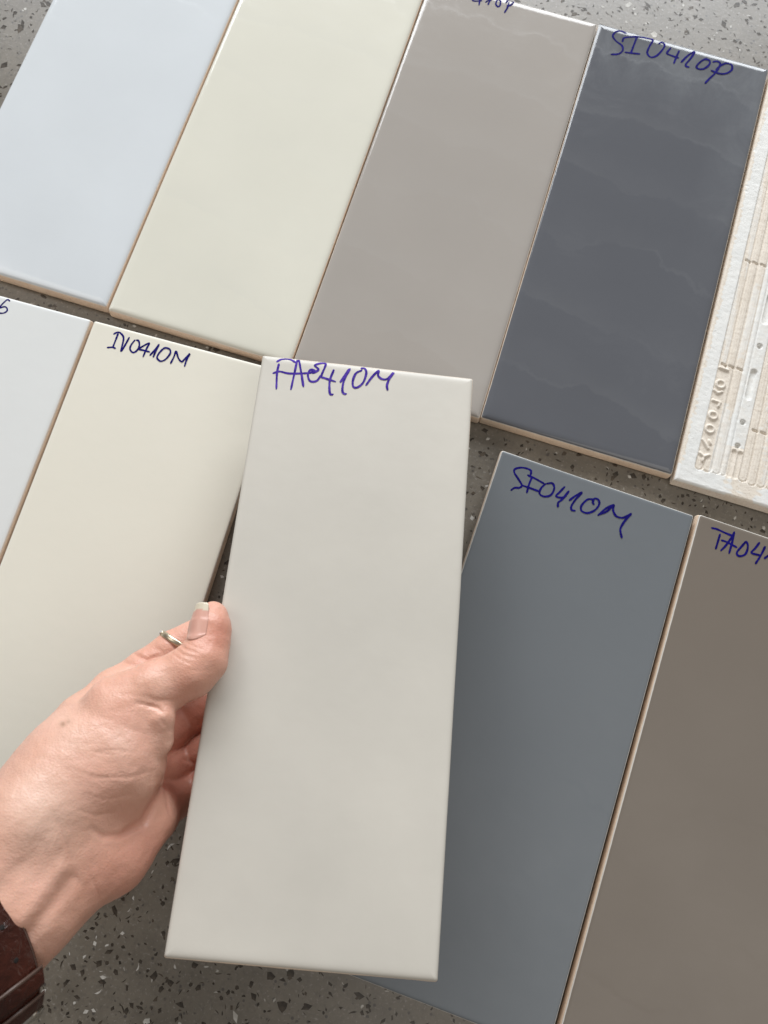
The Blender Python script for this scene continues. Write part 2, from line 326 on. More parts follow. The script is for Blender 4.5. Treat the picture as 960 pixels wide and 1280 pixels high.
INK = {
 'D': [
   [(16.33,-2.32),(13.23,-1.62),(10.67,-3.16),(9.57,-6.55),(12.15,-9.23),(16.26,-11.39),(17.2,-14.58),(15.38,-17.37),(11.59,-18.91)],
   [(15.75,-8.55),(15.96,-5.97),(18.88,-4.2),(23.49,-2.49),(29.14,-1.64),(32.12,-1.88),(31.22,-6.98),(31.04,-11.54),(33.62,-13.68),(36.49,-11.75),(38.73,-7.03),(39.37,-3.31),(37.51,-1.72),(35.83,-3.47)],
   [(22.98,-3.16),(22.49,-8.84),(22.17,-14.45)],
   [(18.97,-15.0),(22.98,-14.38),(27.1,-13.53)],
   [(43.05,-4.11),(42.03,-6.94),(41.96,-8.46),(44.99,-8.97),(48.78,-9.22)],
   [(48.12,-4.45),(47.51,-9.14),(47.07,-13.75)],
   [(50.94,-11.49),(53.48,-6.18),(56.73,-2.13),(55.44,-7.53),(53.85,-11.53),(54.06,-13.24),(55.9,-13.33)],
   [(64.33,-4.63),(61.93,-6.9),(59.94,-11.02),(60.73,-12.74),(63.87,-12.01),(66.39,-8.42),(66.17,-5.51),(63.62,-5.16)],
   [(68.27,-5.62),(70.52,-4.59),(72.46,-5.93),(71.24,-11.77),(68.38,-17.63),(66.83,-21.07)],
   [(70.94,-10.39),(72.37,-7.45),(75.42,-4.28),(78.74,-4.38),(79.42,-7.62),(76.82,-10.93),(72.98,-12.19),(68.31,-11.55)],
 ],
 'H': [
   [(17.37,-7.33),(16.54,-5.15),(12.6,-5.16),(9.21,-6.96),(9.23,-9.01),(12.25,-11.63),(14.73,-14.02),(13.92,-15.7),(11.8,-16.46),(10.41,-18.27)],
   [(16.02,-8.06),(19.92,-8.47),(25.1,-9.49)],
   [(18.28,-8.24),(18.0,-12.44),(18.2,-16.86)],
   [(14.73,-14.02),(19.28,-14.03),(23.61,-14.11)],
   [(25.67,-9.29),(24.22,-12.26),(24.31,-15.08),(26.87,-15.79),(29.82,-13.93),(30.44,-10.03),(28.78,-7.92),(26.02,-9.16)],
   [(35.17,-7.52),(33.61,-10.94),(32.46,-13.63),(35.5,-13.36),(37.27,-11.42)],
   [(37.74,-9.05),(35.77,-14.24),(34.45,-16.33),(34.9,-18.6)],
   [(39.4,-13.34),(41.57,-10.13),(44.06,-7.44),(42.11,-11.97),(41.12,-15.97),(41.87,-17.72),(43.6,-17.51)],
   [(50.58,-8.94),(47.75,-9.95),(45.8,-13.89),(46.55,-16.45),(49.68,-16.55),(52.77,-13.83),(53.89,-10.19),(52.69,-8.18),(50.82,-8.44),(50.65,-10.54),(51.67,-11.39)],
   [(54.92,-15.88),(57.63,-11.28),(60.84,-8.11)],
   [(54.88,-15.74),(58.57,-12.4),(60.84,-8.11),(61.22,-10.81),(63.46,-13.23),(66.51,-13.11),(68.73,-11.35),(70.32,-9.57),(68.29,-13.92),(67.21,-18.31),(67.83,-20.49),(69.1,-22.83)],
 ],
 'held': [
   [(8.27,-4.13),(8.09,-9.05),(8.89,-17.29)],
   [(7.25,-2.97),(9.23,-1.35),(12.81,-0.74),(16.03,-2.38)],
   [(6.33,-9.27),(9.14,-8.02),(13.84,-8.48),(21.66,-7.34),(24.23,-6.64)],
   [(15.58,-16.68),(16.1,-8.04),(16.78,-0.39),(18.85,-6.19),(21.1,-14.51)],
   [(25.4,-5.36),(23.39,-5.24),(22.4,-8.0),(23.79,-11.2),(26.73,-10.83),(28.47,-7.62)],
   [(23.78,-5.72),(24.99,-6.32),(24.23,-6.64)],
   [(24.6,-6.97),(27.0,-4.78),(25.06,-2.53),(29.89,-1.0),(28.71,-7.96),(30.48,-8.87),(35.6,-10.1)],
   [(34.06,-4.12),(32.9,-9.69),(33.29,-14.86),(34.06,-16.98),(35.35,-16.67)],
   [(37.91,-9.96),(39.5,-6.23),(41.45,-2.58),(39.45,-8.87),(39.23,-14.12),(40.21,-15.85),(41.51,-15.69)],
   [(47.14,-2.62),(44.65,-4.45),(43.59,-8.35),(44.07,-11.66),(46.07,-11.78),(48.44,-8.87),(49.41,-3.85),(48.35,-1.33),(46.7,-1.54)],
   [(49.9,-10.18),(52.14,-5.77),(55.1,-1.62),(55.01,-4.28),(56.84,-5.94),(59.48,-5.61),(62.17,-1.87),(60.48,-5.48),(59.65,-8.97),(60.15,-11.52)],
 ],
 'G': [
   [(12.29,-4.37),(13.59,-3.06),(15.3,-2.89),(17.92,-5.27),(18.99,-12.43),(19.92,-8.44),(20.55,-3.9)],
   [(14.33,-3.48),(14.31,-7.54),(14.28,-11.59)],
   [(11.62,-12.35),(13.96,-11.5),(15.76,-11.61)],
   [(23.83,-4.53),(22.86,-7.61),(23.12,-10.02),(25.05,-11.34),(26.62,-9.96),(27.06,-7.04),(25.91,-4.57),(24.48,-4.35)],
   [(31.28,-3.98),(27.56,-8.46),(29.99,-8.7),(33.22,-8.71)],
   [(31.65,-4.19),(31.13,-7.75),(30.9,-12.15)],
   [(34.07,-10.33),(35.5,-6.83),(36.55,-3.42),(36.13,-6.96),(35.95,-11.03)],
   [(39.31,-5.13),(38.05,-8.28),(38.02,-10.76),(40.2,-11.99),(42.31,-10.47),(43.65,-6.69),(42.61,-4.5),(40.24,-4.43),(39.14,-5.49)],
   [(45.64,-11.68),(46.09,-7.85),(46.2,-4.73),(48.42,-7.81),(50.68,-9.33),(51.81,-7.47),(53.42,-3.92),(52.87,-7.17),(52.98,-11.33)],
 ],
 'C': [
   [(27.67,-3.81),(27.42,-7.7),(32.37,-6.08)],
   [(30.56,-2.86),(31.57,-9.6)],
   [(34.72,-6.4),(35.95,-4.36),(37.43,-2.24),(36.64,-5.22),(36.43,-7.68)],
   [(40.76,-2.23),(40.52,-5.58),(42.15,-7.21),(43.11,-5.81),(42.45,-2.77),(41.01,-2.15)],
   [(47.51,-2.19),(47.64,-5.95),(46.95,-9.97)],
   [(46.0,-3.23),(46.96,-0.19),(49.85,-0.88),(48.88,-3.92),(46.96,-5.09)],
 ],
 'F': [
   [(56.26,-1.58),(54.93,-1.02),(53.98,-2.47),(52.97,-4.81),(52.31,-7.34),(52.68,-8.99),(54.42,-9.22),(56.05,-8.47),(56.95,-6.9),(55.96,-5.42),(54.57,-5.38),(52.84,-6.61)],
 ],
 'I': [
   [(7.16,-4.72),(9.98,-4.43),(14.18,-4.88),(17.99,-5.13)],
   [(11.85,-6.43),(11.71,-11.25),(11.63,-14.28)],
   [(13.27,-9.11),(15.91,-9.05),(21.23,-9.98)],
   [(18.28,-2.89),(17.37,-6.76),(15.77,-11.22),(14.16,-14.26)],
   [(18.28,-2.89),(18.48,-8.49),(18.37,-14.17)],
   [(24.87,-5.51),(23.32,-8.88),(21.94,-12.19),(22.65,-13.7),(24.44,-13.41),(26.06,-11.78),(26.44,-9.18),(26.05,-6.86),(24.87,-5.51)],
   [(31.26,-3.94),(30.02,-7.2),(28.7,-10.14),(31.74,-10.11),(33.37,-9.88)],
   [(34.38,-4.95),(33.37,-9.88),(31.86,-14.8)],
   [(35.43,-10.73),(36.32,-9.53),(37.65,-8.01),(39.44,-5.61)],
 ],
}

make_tile('A', G_A, 'glossy cool white tile at the top left corner, without any writing')
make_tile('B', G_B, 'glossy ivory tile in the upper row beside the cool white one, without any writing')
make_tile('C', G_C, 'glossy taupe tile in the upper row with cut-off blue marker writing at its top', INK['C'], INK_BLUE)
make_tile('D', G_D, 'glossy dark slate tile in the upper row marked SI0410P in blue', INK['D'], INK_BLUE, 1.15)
EDGE = .5
make_tile('F', G_F, 'matt white tile at the left edge with the end of a handwritten code', INK['F'], INK_BLUE, .8)
make_tile('G', G_G, 'matt ivory tile marked IV0410M lying behind the hand', INK['G'], INK_BLUE, .95)
make_tile('H', G_H, 'matt slate grey tile marked SI0410M in the lower row', INK['H'], INK_BLUE, 1.05)
make_tile('I', G_I, 'matt brown tile at the right edge marked TA04 in blue', INK['I'], INK_BLUE, 1.05)
EDGE = 1.
Rh = R3(HELD_ROT); hl = np.array(HELD_LOC)-Rh[:, 2]*T
make_tile('K', G_K, 'pale grey tile marked FA0410M held up by the hand', INK['held'], INK_PURPLE, 1.05, loc=tuple(hl), rot=HELD_ROT, group='sample tiles')

# ------------------------------------------------------------ tile lying face down, moulded back up
def back_tile():
    x0, y0, th = POSE['E']; t = empty('ceramic_tile', (x0, y0, 0), (0, 0, th))
    tag(t, 'face-down tile at the right edge showing its ribbed beige clay back', 'tile')
    st = .42; xs = np.linspace(0, 100, int(100/st)+1); ys = np.linspace(-250, 0, int(250/st)+1)
    X, Y = np.meshgrid(xs, ys); H = np.zeros_like(X); Wm = np.zeros_like(X)
    g = np.random.default_rng(5)
    def sm(a, b, x): q = np.clip((x-a)/(b-a), 0, 1); return q*q*(3-2*q)
    jag = .5*np.sin(X*1.3)+.35*np.sin(X*2.9+1)+.25*np.sin(X*.35)
    # flutes
    edges = [8.1, 12.4, 16.8, 21.2, 24.2]; right = [30.3, 35.0, 39.6, 44.2, 48.8]
    fl = list(zip(edges[:-1], edges[1:]))+list(zip(right[:-1], right[1:]))
    fl += [(100-b, 100-a) for a, b in fl]+[(48.8, 51.2)]
    band = [(24.2, 30.3), (69.7, 75.8)]
    for a, b in fl:
        c, w = (a+b)/2, (b-a)/2; q = np.abs(X-c)/w; e0, e1 = -241.3+.5*math.sin(a*3), -8.7
        yy = np.maximum(0, np.maximum(e0+w-Y, Y-(e1-w)))/w; q = np.sqrt(q*q+yy*yy)
        H -= np.where(q < 1, .30+.22*np.sqrt(np.clip(1-q*q, 0, 1))+.75*(np.abs(q-.9) < .1), 0)
    for a, b in fl:
        c = (a+b)/2; H += np.where((Y > -239) & (Y < -11), .16*np.exp(-((X-c)/.45)**2), 0)
    for a, b in band:
        inb = (X > a) & (X < b) & (Y < -25) & (Y > -225); H -= np.where(inb, .22, 0)
        for ya, yb in ((-241, -226), ):
            for c, w in ((a+1.5, 1.4), (a+4.6, 1.4)):
                q = np.sqrt(((X-c)/w)**2+(np.maximum(0, np.maximum(ya+w-Y, Y-(yb-w)))/w)**2); H -= np.where(q < 1, .2+.5*np.sqrt(np.clip(1-q*q, 0, 1)), 0)
        cx = a+2.5
        for hy in (-223.3, -210.2, -166.4, -122, -78, -34):
            H -= 2.2*(1-sm(1.05, 1.5, np.hypot(X-cx, Y-hy)))
        for s0, s1 in ((-197.5, -180), (-153.5, -136), (-110, -92), (-66, -48)):
            d = np.hypot(X-cx, np.maximum(0, np.maximum(s0+1.6-Y, Y-(s1-1.6)))); H -= 1.3*(1-sm(1.3, 1.75, d))
    def notch(x, y, w=1.4, h=.5, dep=1.7):
        d = np.maximum(np.abs(X-x)/w, np.abs(Y-y+(.12*(X-x)))/h); return dep*(1-sm(.8, 1.3, d))
    for x in (11.2, 15.1, 19.4): H -= notch(x, -182.2)
    for x in (33.7, 38.0, 42.4): H -= notch(x, -212.6)
    for x in (11.2, 15.1, 19.4): H -= notch(x, -120)
    for x in (33.7, 38.0, 42.4): H -= notch(x, -152)
    # lettering panel: raised marks pressed in a shallow channel
    pan = (X > 8.3) & (X < 14.9) & (Y > -235) & (Y < -183.8); H = np.where(pan, -.62, H)
    def seg(pts, r=.62, hh=.8):
        d = np.full_like(X, 9.)
        for (ax, ay), (bx, by) in zip(pts[:-1], pts[1:]):
            vx, vy = bx-ax, by-ay; tt = np.clip(((X-ax)*vx+(Y-ay)*vy)/(vx*vx+vy*vy), 0, 1); d = np.minimum(d, np.hypot(X-ax-tt*vx, Y-ay-tt*vy))
        return hh*(1-sm(r*.55, r*1.35, d))
    circ = lambda cx, cy, rx, ry: [(cx+rx*math.cos(a), cy+ry*math.sin(a)) for a in np.linspace(0, 6.283, 17)]
    up = np.zeros_like(X)
    for s_ in ([(9.2, -184.4), (13.6, -184.6)], circ(11.5, -193.4, 2.1, 2.0), [(9.0, -197.4), (11, -198.6), (13, -197.2)],
               [(9.6, -203.0), (13.4, -203.3)], [(13.2, -203.3), (12.9, -205.6)], circ(11.3, -211.2, 2.1, 1.9), circ(11.3, -218.8, 2.1, 1.9),
               [(9.0, -225.3), (12.6, -229.2)], [(12.4, -225.0), (13.3, -226.4)], [(9.2, -232.6), (11.4, -234), (13.8, -232.4)], [(11.4, -234), (11.3, -236.5)]):
        up = np.maximum(up, seg(s_))
    H = np.where(pan | (up > .05), H+up, H)
    # worn, slightly rounded outside edge with chips
    ed = np.minimum(np.minimum(X, 100-X), np.minimum(-Y, 250+Y)); H -= .45*(1-sm(0, .9, ed))
    nz = sum(g.normal()*np.sin(g.normal()*.9*X+g.normal()*.9*Y+g.uniform(0, 6)) for _ in range(16))/4
    H += .035*nz
    H -= .25*np.clip(nz-.9, 0, 1)*(ed < 3)
    # glaze slip splashed over the back
    low = Y < -241.5+.6*nz
    Wm = np.where((X < 8.1) | (X > 91.9), sm(1.0, 2.4, ed+.8*nz), 0)
    Wm = np.maximum(Wm, np.where(low, .95*sm(-.2, .4, np.sin(X*.11+.9)+.75+.3*nz), 0))
    Wm = np.maximum(Wm, np.where(band_mask(X, Y), .72, 0))
    Wm = np.maximum(Wm, .9*((X > 15.2) & (X < 24) & (Y < -203+3*nz-6*np.floor((X-15)/4.4)) & (Y > -242)))
    Wm = np.maximum(Wm, .8*((X > 8.3) & (X < 12) & (Y > -181) & (np.sin(Y*.09+X)+.5*nz > -.2)))
    Wm = np.maximum(Wm, .85*((X > 17) & (X < 21) & (Y > -177) & (np.sin(Y*.07)+.5*nz > 0)))
    Wm = np.maximum(Wm, .75*((X > 35) & (X < 60) & (np.sin(Y*.05+X*.3)+.6*nz > .9)))
    Wm = np.where((X > 8.1) & (X < 91.9) & (Y > -241.5) & ~band_mask(X, Y), Wm*.62, Wm)
    Wm = np.clip(np.where(up > .1, .25, Wm), 0, 1)
    ny, nx = X.shape; V = np.stack([X, Y, 8+H], -1).reshape(-1, 3)*MM
    idx = np.arange(nx*ny).reshape(ny, nx); F = np.stack([idx[:-1, :-1], idx[:-1, 1:], idx[1:, 1:], idx[1:, :-1]], -1).reshape(-1, 4)
    ringi = np.concatenate([idx[0, :], idx[1:, -1], idx[-1, -2::-1], idx[-2:0:-1, 0]]); m = len(ringi)
    rows = [V]; last = ringi; Fs = [F]; off = len(V)
    for z in (6.0, 3.0, 1.4):
        rv = V[ringi].copy(); rv[:, 2] = z*MM; c = np.array([50, -125, 0])*MM; rv[:, 1] = c[1]+(rv[:, 1]-c[1])*(1+(8-z)*.0011); rv[:, :2] += (g.normal(size=(m, 1))*.03)*MM*np.sign((rv-c)[:, :2])
        rows.append(rv); new = np.arange(off, off+m); off += m
        Fs.append(np.stack([last, new, np.roll(new, -1), np.roll(last, -1)], -1)); last = new
    Vall = np.vstack(rows); o = grid_mesh('ceramic_body', Vall, np.vstack(Fs), BACK, t)
    attr(o, 'white', np.concatenate([Wm.ravel(), np.full(3*m, .1)]))
    V, F = loft([[(x*MM, y*MM, .05*MM) for x, y in rounded_ring(1.2, .5)], [(x*MM, y*MM, .35*MM) for x, y in rounded_ring(.1, .8)],
                 [(x*MM, y*MM, 1.1*MM) for x, y in rounded_ring(-.25, .9)], [(x*MM, y*MM, 1.9*MM) for x, y in rounded_ring(-.22, .9)], [(x*MM, y*MM, 2.1*MM) for x, y in rounded_ring(.3, .9)]], True, True)
    mesh_obj('glaze', V, F, RIM, t)
def band_mask(X, Y): return ((X > 21.3) & (X < 30.3) & (Y > -224)) | ((X > 69.7) & (X < 78.7))
back_tile()

# ------------------------------------------------------------ hand: one continuous surface grown from a distance field
def smin(a, b, k):
    h = np.clip(.5+.5*(b-a)/k, 0, 1); return b+(a-b)*h-k*h*(1-h)
def cone(Q, a, b, ra, rb):
    a = np.asarray(a); ba = np.asarray(b)-a; t = np.clip(((Q-a)@ba)/(ba@ba), 0, 1)
    return np.linalg.norm(Q-a-t[:, None]*ba, axis=1)-(ra+(rb-ra)*t)
def PM(u, v, z): return P(u, v, z)*1000.
def chain(Q, pts, k=1.5):
    d = None
    for (u, v, z, r), (u2, v2, z2, r2) in zip(pts[:-1], pts[1:]):
        c = cone(Q, PM(u, v, z), PM(u2, v2, z2), r, r2); d = c if d is None else smin(d, c, k)
    return d
INDEX = [(150, 868, 46, 11.), (184, 840, 41, 9.6), (216, 814, 39, 9.0), (262, 790, 37, 8.6), (288, 780, 36.4, 8.2), (340, 764, 36, 7.6), (382, 750, 34.5, 6.6)]
MIDDLE = [(186, 925, 34, 10.5), (236, 897, 21, 9.0), (300, 868, 36, 8.6), (352, 846, 39, 8.0), (400, 828, 38.5, 6.8)]
RING = [(196, 968, 34, 10.), (240, 948, 20, 8.6), (306, 918, 41.5, 8.2), (354, 894, 42, 7.6), (396, 876, 41, 6.4)]
PINKY = [(186, 1016, 49, 10.5), (214, 1000, 35, 8.4), (250, 984, 25, 7.6), (290, 962, 43, 7.2), (318, 948, 46.2, 6.6), (350, 934, 46, 5.6)]
THUMB = [(150, 884, 67, 13.), (196, 860, 67.5, 10.8), (238, 839, 67, 9.9), (253, 825, 65.5, 9.5), (261, 802, 63, 8.2), (263, 783, 61.5, 8.0), (266, 770, 60.3, 5.8)]
def hand_sdf(Q):
    arm = chain(Q, [(-560, 1640, 165, 29), (-190, 1275, 108, 24), (-40, 1115, 86, 19.8), (48, 1026, 80, 19.5), (92, 960, 70, 18)], 4)
    arm = smin(arm, chain(Q, [(-510, 1730, 160, 29), (-150, 1350, 104, 24), (-40, 1215, 85, 20.2), (38, 1128, 80, 18.5), (92, 1072, 70, 17)], 4), 12)
    palm = chain(Q, [(60, 985, 68, 17), (112, 908, 56, 13.5), (146, 872, 47, 11.5)], 3)
    palm = smin(palm, chain(Q, [(70, 1020, 64, 16), (130, 970, 50, 13), (186, 925, 34, 10.5)], 3), 6)
    palm = smin(palm, chain(Q, [(80, 1055, 64, 16), (140, 1015, 50, 13), (194, 970, 34, 10.)], 3), 6)
    palm = smin(palm, chain(Q, [(88, 1078, 71, 15.5), (138, 1064, 61, 15.5), (188, 1020, 51, 10.5)], 3), 6)
    d = smin(arm, palm, 10)
    then = chain(Q, [(88, 985, 74, 17), (136, 952, 67, 20.5), (160, 900, 67, 15)], 6)
    d = smin(d, then, 9)
    fing = None
    for f in (INDEX, MIDDLE, RING, PINKY):
        c = chain(Q, f); fing = c if fing is None else smin(fing, c, .7)
    d = smin(d, fing, 4)
    web = smin(chain(Q, [(176, 905, 68, 9.), (199, 896, 73, 5.2)]), chain(Q, [(199, 896, 73, 5.2), (196, 925, 70, 6.)]), 2)
    d = smin(d, web, 3.2)
    d = smin(d, chain(Q, THUMB, 2.5), 3.2)
    return d
def surface_nets(fn, lo, hi, h, blk=5):
    lo = np.asarray(lo, float); nb = np.ceil((np.asarray(hi)-lo)/(h*blk)).astype(int); nn = nb*blk
    cx = [lo[i]+(np.arange(nb[i])+.5)*h*blk-h/2 for i in range(3)]
    C = np.stack(np.meshgrid(*cx, indexing='ij'), -1).reshape(-1, 3); dc = fn(C).reshape(nb)
    G = np.repeat(np.repeat(np.repeat(dc, blk, 0), blk, 1), blk, 2).astype(np.float32)
    bl = np.argwhere(np.abs(dc) < h*blk*1.3)
    off = np.stack(np.meshgrid(*[np.arange(blk)]*3, indexing='ij'), -1).reshape(-1, 3)
    for s in range(0, len(bl), 4000):
        I = (bl[s:s+4000, None, :]*blk+off[None]).reshape(-1, 3); G[I[:, 0], I[:, 1], I[:, 2]] = fn(lo+I*h)
    S = G < 0; acc = np.zeros(tuple(nn-1)+(3,), np.float32); cnt = np.zeros(tuple(nn-1), np.float32)
    def sl(o, n_): return tuple(slice(o[i], n_[i]-1+o[i]) for i in range(3))
    cor = [(i, j, k) for i in (0, 1) for j in (0, 1) for k in (0, 1)]
    for a in cor:
        for ax in range(3):
            if a[ax]: continue
            b = list(a); b[ax] = 1; ga, gb = G[sl(a, nn)], G[sl(b, nn)]; m = (ga < 0) != (gb < 0)
            t = np.where(m, ga/np.where(m, ga-gb, 1), 0); p = np.stack([np.full_like(t, a[i]) for i in range(3)], -1); p[..., ax] += t
            acc += p*m[..., None]; cnt += m
    cells = np.argwhere(cnt > 0); idx = -np.ones(cnt.shape, int); idx[tuple(cells.T)] = np.arange(len(cells))
    V = lo+(cells+acc[tuple(cells.T)]/cnt[tuple(cells.T)][:, None])*h
    F = []
    for ax in range(3):
        u, w = (ax+1) % 3, (ax+2) % 3
        a = [slice(None)]*3; b = [slice(None)]*3; a[ax] = slice(0, -1); b[ax] = slice(1, None)
        s0, s1 = S[tuple(a)], S[tuple(b)]; e = np.argwhere(s0 != s1)
        e = e[(e[:, u] > 0) & (e[:, w] > 0) & (e[:, u] < nn[u]-1) & (e[:, w] < nn[w]-1)]; inn = s0[tuple(e.T)]
        q = []
        for du, dw in ((1, 1), (0, 1), (0, 0), (1, 0)):
            c = e.copy(); c[:, u] -= du; c[:, w] -= dw; q.append(idx[tuple(c.T)])
        q = np.stack(q, -1); q = np.where(inn[:, None], q, q[:, ::-1]); F.append(q[(q >= 0).all(1)])
    return V, np.vstack(F)
pl = np.array([PM(*q[:3]) for c in (INDEX, MIDDLE, RING, PINKY, THUMB) for q in c]+[PM(-560, 1640, 165), PM(-510, 1730, 160)])
V, F = surface_nets(hand_sdf, np.maximum(pl.min(0)-32, [-600, -900, 2]), pl.max(0)+32, .62)
def sgrad(fn, V, e=.25):
    g_ = np.stack([fn(V+e*np.eye(3)[i])-fn(V-e*np.eye(3)[i]) for i in range(3)], -1); return g_/(np.linalg.norm(g_, axis=1)[:, None]+1e-9)
nrm = sgrad(hand_sdf, V); V = V-nrm*hand_sdf(V)[:, None]
face = ((CAM*1000-V)*nrm).sum(1) > 0
UV = pix(V*MM)
def pdist(poly, taper=False):
    d = np.full(len(UV), 1e9); ts = np.zeros(len(UV)); p = np.array(poly, float)
    ln = np.hypot(*(p[1:]-p[:-1]).T); cum = np.concatenate([[0], np.cumsum(ln)])/ln.sum()
    for i, (a, b) in enumerate(zip(p[:-1], p[1:])):
        t = np.clip(((UV-a)@(b-a))/((b-a)@(b-a)), 0, 1); q = np.hypot(*(UV-a-t[:, None]*(b-a)).T)
        ts = np.where(q < d, cum[i]+t*(cum[i+1]-cum[i]), ts); d = np.minimum(d, q)
    return (d, np.sqrt(np.clip(np.sin(np.pi*ts), 0, 1))) if taper else d
# creases (depth mm, half width in px) and raised tendons, carved into the skin
zone = V[:, 2]
CREASE = [
 ([(204, 968), (196, 996), (178, 1026), (152, 1044), (130, 1046), (112, 1034)], 1.0, 4.6),
 ([(152, 1044), (180, 1032), (194, 1010)], .6, 3),
 ([(206, 893), (198, 886), (184, 881)], .45, 2.6),
 ([(206, 908), (201, 897)], .4, 2),
 ([(64, 1010), (78, 1038), (90, 1075), (102, 1120)], .28, 3), ([(112, 1092), (121, 1112), (124, 1136)], .25, 2.5), ([(54, 1050), (66, 1090), (78, 1150)], .18, 3),
 ([(120, 938), (150, 938), (178, 944)], .22, 1.8), ([(92, 962), (120, 972), (160, 972), (196, 962)], .28, 2), ([(108, 938), (140, 944), (160, 940)], .2, 1.5),
 ([(100, 990), (130, 1000), (170, 994)], .2, 1.8), ([(96, 1012), (120, 1020), (150, 1016)], .2, 1.8),
 ([(168, 878), (196, 884), (202, 890)], .45, 2), ([(176, 868), (196, 876), (222, 874)], .22, 2),
 ([(219, 800), (232, 811), (249, 817)], .40, 1.7), ([(214, 806), (228, 817), (246, 824)], .30, 1.4), ([(209, 812), (224, 823), (240, 831)], .22, 1.4),
 ([(226, 797), (238, 806), (252, 811)], .2, 1.3), ([(222, 829), (240, 838), (262, 838)], .15, 1.4),
 ([(163, 814), (174, 821), (184, 825), (203, 818)], .75, 2.6), ([(150, 824), (160, 830), (172, 832)], .4, 2.2), ([(196, 810), (206, 818)], .25, 1.6),
 ([(202, 966), (208, 992), (214, 1030)], .35, 2.2), 
 ([(228, 948), (246, 956)], .5, 2.5), ([(190, 960), (186, 1000)], .2, 1.8),
]
dispn = np.zeros(len(V)); red = np.zeros(len(V))
for poly, dep, wd in CREASE:
    dd, tp = pdist(poly, True); dispn -= np.where(face, dep*tp*np.exp(-(dd/wd)**2), 0); red = np.maximum(red, np.where(face, tp*np.exp(-(dd/(wd*1.5))**2)*min(dep*1.1, .9), 0))
q = np.exp(-(pdist([(26, 1148), (52, 1116), (76, 1086)])/11)**2); dispn += np.where(face, .9*q, 0)      # tendon
q = np.exp(-(pdist([(34, 1170), (64, 1134), (90, 1098)])/9)**2); dispn -= np.where(face, 1.0*q, 0)
q = np.exp(-(pdist([(-6, 1120), (40, 1070), (70, 1030)])/14)**2); dispn -= np.where(face, .7*q, 0)
gr = np.random.default_rng(3)
for fr, am, cnt_ in ((.10, .16, 12), (.28, .07, 18), (.7, .035, 24), (1.5, .018, 24)):
    for _ in range(cnt_):
        k = gr.normal(size=3); k /= np.linalg.norm(k); dispn += am*2.2/math.sqrt(cnt_)*np.sin(V@k*fr*gr.uniform(.7, 1.4)+gr.uniform(0, 6.28))
V = V+nrm*dispn[:, None]
n = N('skin')
rd = n.attr('red'); a1 = n.noise(38, 4, .6); a2 = n.noise(120, 4, .65)
sk = n.mix(n.map(a1, .35, .68), (.64, .345, .25), (.72, .415, .315))
sk = n.mix(n.map(a2, .45, .72, 0, .35), sk, (.68, .36, .28))
sk = n.mix(rd, sk, (.58, .215, .15))
sk = n.mix(n.attr('pale'), sk, (.70, .50, .40)); sk = n.mix(n.attr('mole'), sk, (.27, .15, .09))
mp = n.t.nodes.new('ShaderNodeMapping'); n.link(n.tc, mp.inputs[0]); mp.inputs['Rotation'].default_value = (0, 0, math.radians(-42)); mp.inputs['Scale'].default_value = (4.2, 1, 1)
hb0 = n.bump(n.noise(150, 5, .72, mp.outputs[0], .4), .0005, .32)
hb = n.bump(n.voro(900, 'F1', 'Distance', n.scalev((1, 1.5, 1))), .00012, .6, n.bump(n.noise(420, 5, .7), .0003, .8, hb0))
SKIN = n.set(color=sk, rough=n.map(a2, .3, .7, .33, .46), normal=hb, spec=.55)
n.b.inputs['Subsurface Weight'].default_value = .09; n.b.inputs['Subsurface Radius'].default_value = (1, .35, .18); n.b.inputs['Subsurface Scale'].default_value = .003
hand = grid_mesh('person', V*MM, F, SKIN)
tag(hand, 'left hand reaching in from the left, thumb on the edge of the pale grey tile', 'hand')
def blob(u, v, r): return np.exp(-(np.hypot(UV[:, 0]-u, UV[:, 1]-v)/r)**2)
redz = .62*blob(274, 790, 32)+.34*blob(232, 862, 30)+.36*blob(196, 1060, 44)+.2*blob(150, 900, 30)+.22*blob(120, 990, 40)+.25*blob(178, 820, 18)+.34*blob(140, 1100, 44)+.12*blob(180, 930, 40)+.2*blob(215, 800, 22)
redz += .55*((zone < 52) & (UV[:, 0] > 205) & (UV[:, 1] > 870))
attr(hand, 'red', np.clip(np.maximum(red*.42, redz), 0, .9)); attr(hand, 'pale', np.clip(.6*blob(50, 1010, 60)+.35*blob(150, 925, 24)+.3*blob(90, 915, 34)+.25*blob(205, 850, 16), 0, .8))
attr(hand, 'mole', np.where(face, .75*blob(79, 906, 3.4)+.4*blob(86, 903, 2.5), 0))

# thumb nail
n = N('fingernail_plate'); sN = n.attr('tip')
nm = n.mix(sN, (.62, .34, .27), (.62, .55, .43)); NAIL = n.set(color=nm, rough=.3, normal=n.bump(n.noise(60, 3, .5, n.scalev((8, 1, 8))), .00008), coat=.15, coatr=.2)
tipc, basec = PM(263, 770, 61), PM(257, 806, 63.6); ax = (tipc-basec)/np.linalg.norm(tipc-basec)
vw = CAM*1000-tipc; vw /= np.linalg.norm(vw); side = np.cross(ax, vw); side /= np.linalg.norm(side)       # side points to the left in view after sign check
if (pix((tipc+side)*MM)-pix(tipc*MM))[0] > 0: side = -side
nn_ = side*math.sin(math.radians(37))+vw*math.cos(math.radians(37)); nn_ -= ax*(nn_@ax); nn_ /= np.linalg.norm(nn_); bb = np.cross(ax, nn_)
NV, NF, tipv = [], [], []; nu, nvv = 17, 26; S0, S1 = -5.5, 10.4
ss = np.linspace(S0, S1, nvv); tt = np.linspace(-1, 1, nu); top = []
def axpt(s): return basec+ax*(s+5.)
